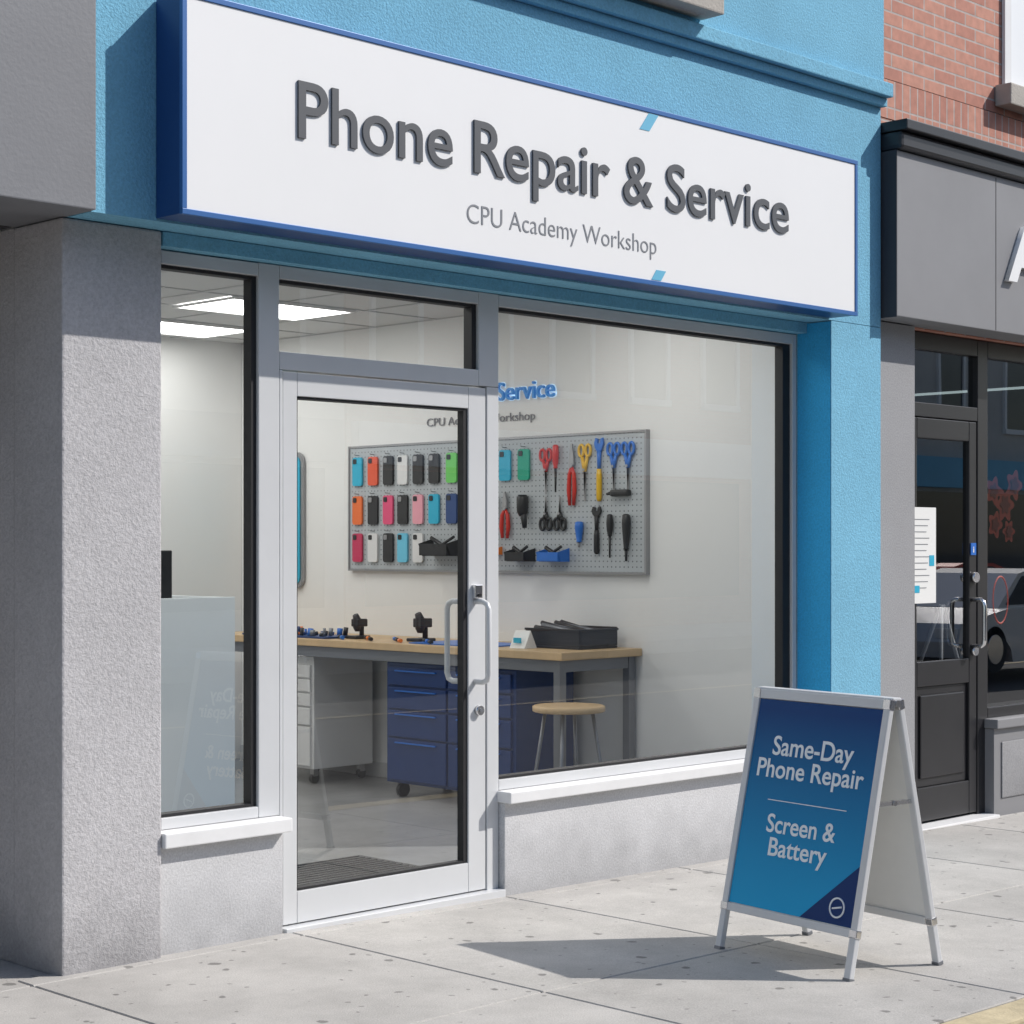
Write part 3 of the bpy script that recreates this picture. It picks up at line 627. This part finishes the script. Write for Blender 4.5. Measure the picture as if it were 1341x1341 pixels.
# ---------------------------------------------------------------- a-frame sign
O=(5.732,-1.695,gz(5.7))
A=group('a_frame_sign',O)
MA=T(O)@Matrix.Rotation(R(-98.5),4,'Z')
tilt=R(12.4)
MF=MA@T((0,-.235,0))@Matrix.Rotation(-tilt,4,'X'); MB=MA@T((0,.235,0))@Matrix.Rotation(tilt,4,'X')
hw=.345
for nm,Mx,s in (('front',MF,1),('back',MB,-1)):
    boxes(nm+'_legs',[(-hw,-hw+.03,-.012,.012,0,1.0),(hw-.03,hw,-.012,.012,0,1.0)],'alu',A,bevel=.004,mtx=Mx)
    boxes(nm+'_rails',[(-hw+.031,hw-.031,-.012,.012,.965,1.0),(-hw+.031,hw-.031,-.012,.012,.15,.18)],'alu',A,bevel=.003,mtx=Mx)
    boxes(nm+'_feet',[(-hw-.002,-hw+.032,-.014,.014,-.003,.012),(hw-.032,hw+.002,-.014,.014,-.003,.012)],'steel',A,bevel=.003,mtx=Mx)
    boxes(nm+'_corner',[(-hw-.003,-hw+.034,-.0145,.0145,.965,1.003),(hw-.034,hw+.003,-.0145,.0145,.965,1.003),(-hw-.003,-hw+.034,-.0145,.0145,.15,.18),(hw-.034,hw+.003,-.0145,.0145,.15,.18)],'chrome',A,bevel=.004,mtx=Mx)
box('back_panel',-hw+.031,hw-.031,-.004,.006,.181,.964,'standwhite',A,mtx=MB)
box('front_panel_backing',-hw+.031,hw-.031,-.002,.008,.181,.964,'standwhite',A,mtx=MF)
po=box('poster',-.3,.3,-.0,.004,0,.78,'poster',A)
po.matrix_parent_inverse=Matrix.Identity(4)
# poster keeps its own upright local frame so that the printed gradient follows the sheet
po.matrix_basis=Matrix.Translation(A.location).inverted()@MF@T((0,-.0065,.183))@Matrix.Diagonal((1.04,1,1,1))
PM=MF@T((0,-.0068,0)); pz=lambda fr:.963-fr*.78
text('line_same_day','Same-Day',0.0,.41,pz(.265),.070,'postertext',A,PM,offset=.012,depth=.0015,centre=True)
text('line_phone_repair','Phone Repair',0.0,.54,pz(.375),.068,'postertext',A,PM,offset=.012,depth=.0015,centre=True)
box('rule',-.19,.21,-.0015,-.0003,pz(.485),pz(.481),'postertext',A,mtx=PM)
text('line_screen','Screen &',0.0,.35,pz(.635),.066,'postertext',A,PM,offset=.012,depth=.0015,centre=True)
text('line_battery','Battery',0.0,.295,pz(.745),.066,'postertext',A,PM,offset=.012,depth=.0015,centre=True)
poly('corner_print',[(.06,.1835),(.3115,.1835),(.3115,.40)],-.001,'posternavy',A,PM)
tube('logo_ring',[(.235+.034*math.cos(k*math.pi/16),-.002,.243+.034*math.sin(k*math.pi/16)) for k in range(32)],.0035,'postertext',A,n=6,mtx=PM,closed=True)
tube('logo_bar',[(.213,-.002,.238),(.257,-.002,.248)],.0035,'postertext',A,n=6,mtx=PM)
box('top_hinge',-hw-.002,hw+.002,-.022,.022,.968,.985,'alu',A,bevel=.004,mtx=MA)
for s in (-1,1):
    x=s*(hw-.015)
    tube('hinge_pin_%d'%(s>0),[(x-.02,0,.965),(x+.02,0,.965)],.012,'toolsteel',A,mtx=MA)
    boxes('spreader_%d'%(s>0),[(x-.004,x+.004,-.105,.105,.60,.615)],'chrome',A,mtx=MA)
    tube('spreader_joint_%d'%(s>0),[(x-.008,0,.607),(x+.008,0,.607)],.01,'toolsteel',A,mtx=MA)
# ---------------------------------------------------------------- parked car on the far side (seen in the neighbour's glass)
def car(x0,y0,paint):
    g=group('parked_car',(x0+2.2,y0,-.2)); z=-.25; MX=T((x0,y0-.85,z))
    body=[(.05,.35),(.0,.55),(.08,.78),(.9,.90),(1.25,.95),(3.7,.98),(4.35,.92),(4.42,.6),(4.38,.34),(3.85,.26),(3.78,.42),(3.6,.58),(3.38,.62),(3.16,.56),(3.0,.40),(2.95,.25),(1.35,.25),(1.3,.42),(1.12,.58),(.9,.62),(.68,.56),(.52,.4),(.47,.27)]
    poly('body',body,1.7,paint,g,MX)
    cab=[(1.22,.95),(1.75,1.40),(2.1,1.46),(3.1,1.45),(3.5,1.36),(4.0,.975)]
    poly('roof_shell',cab,1.40,paint,g,MX@T((0,.15,0)))
    poly('side_glass_a',[(1.42,.99),(1.83,1.36),(2.1,1.40),(3.08,1.39),(3.42,1.30),(3.72,1.0)],1.42,'oppglass',g,MX@T((0,.14,0)))
    for i,xx in enumerate((.9,3.38)):
        for j,yy in enumerate((.02,1.50)):
            tube('wheel_%d%d'%(i,j),[(x0+xx,y0-.85+yy,z+.43),(x0+xx,y0-.85+yy+.2,z+.43)],.30,'tyre',g,n=24)
            tube('hub_%d%d'%(i,j),[(x0+xx,y0-.85+yy-.01,z+.43),(x0+xx,y0-.85+yy+.21,z+.43)],.19,'chrome',g,n=20)
    boxes('pillar',[(x0+2.5,x0+2.58,y0-.72,y0-.705,z+.98,z+1.40),(x0+2.5,x0+2.58,y0+.575,y0+.585,z+.98,z+1.40)],paint,g)
    box('front_lamp_a',x0-.0,x0+.12,y0-.82,y0-.5,z+.6,z+.72,'sill',g); box('front_lamp_b',x0-.0,x0+.12,y0+.5,y0+.82,z+.6,z+.72,'sill',g)
    box('rear_lamp_a',x0+4.3,x0+4.43,y0-.82,y0-.5,z+.68,z+.82,'red',g); box('rear_lamp_b',x0+4.3,x0+4.43,y0+.5,y0+.82,z+.68,z+.82,'red',g)
car(20.5,-7.6,'carpaint'); car(27.5,-12.9,'red')
# ---------------------------------------------------------------- opposite side of the street
def opp(name,x0,x1,h,mat,nw):
    g=group(name,((x0+x1)/2,-20,0))
    box('walls',x0,x1-.05,-26,-18,-.2,h,mat,g)
    box('parapet',x0-.05,x1,-26,-17.8,h,h+.4,'stone',g)
    w=(x1-x0)/nw; fr=[];gl=[]
    for fl in range(int((h-3.5)//3)+1):
        for i in range(nw):
            cx=x0+w*(i+.5); z=4.4+fl*3
            if z+1.6>h: continue
            fr+= [(cx-.6,cx+.6,-18,-17.9,z-.12,z-.0),(cx-.6,cx+.6,-18,-17.92,z+1.7,z+1.82),(cx-.6,cx-.5,-18,-17.93,z,z+1.7),(cx+.5,cx+.6,-18,-17.93,z,z+1.7)]
            gl.append((cx-.5,cx+.5,-18,-17.97,z,z+1.7))
    if fr: boxes('window_frames',fr,'sill',g); boxes('window_panes',gl,'oppglass',g)
    boxes('shopfront',[(x0+.4,x1-.5,-18,-17.95,.5,2.8)],'oppglass',g); box('shop_fascia',x0+.1,x1-.2,-18,-17.8,2.9,3.6,('ngrey','blue','sill')[nw%3],g)
opp('render_building',-8,2,7,'opp1',4); opp('brick_house',2,11,8.5,'opp2',4); opp('render_building',11,20,6.8,'opp1',3)
opp('brick_house',20,31,9,'opp2',5); opp('render_building',31,43,7.5,'opp1',4)
# ---------------------------------------------------------------- camera, light, world
cam=bpy.data.cameras.new('camera'); co=bpy.data.objects.new('camera',cam); scene.collection.objects.link(co)
co.location=(0,-5.77,1.51); co.rotation_euler=(R(90),0,R(-45)); cam.sensor_width=36; cam.lens=65.45; cam.shift_y=.0336; cam.clip_end=2000
scene.camera=co
sd=Vector((.92,-.76,1.0)).normalized()
sun=bpy.data.lights.new('sun','SUN'); sun.energy=4.3; sun.angle=R(.5); sun.color=(1,.955,.90)
so=bpy.data.objects.new('sun',sun); scene.collection.objects.link(so); so.rotation_euler=sd.to_track_quat('Z','Y').to_euler(); so.location=(10,-10,12)
w=bpy.data.worlds.new('World'); scene.world=w; w.use_nodes=True; nt=w.node_tree
sk=nt.nodes.new('ShaderNodeTexSky'); sk.sky_type='NISHITA'; sk.sun_disc=False; sk.sun_elevation=math.asin(sd.z); sk.sun_rotation=math.atan2(sd.x,sd.y)
bg=nt.nodes['Background']; bg.inputs[1].default_value=.14; nt.links.new(sk.outputs[0],bg.inputs[0])
scene.view_settings.view_transform='Standard'; scene.view_settings.look='None'; scene.view_settings.exposure=0
print('TOP',len(scene.objects))
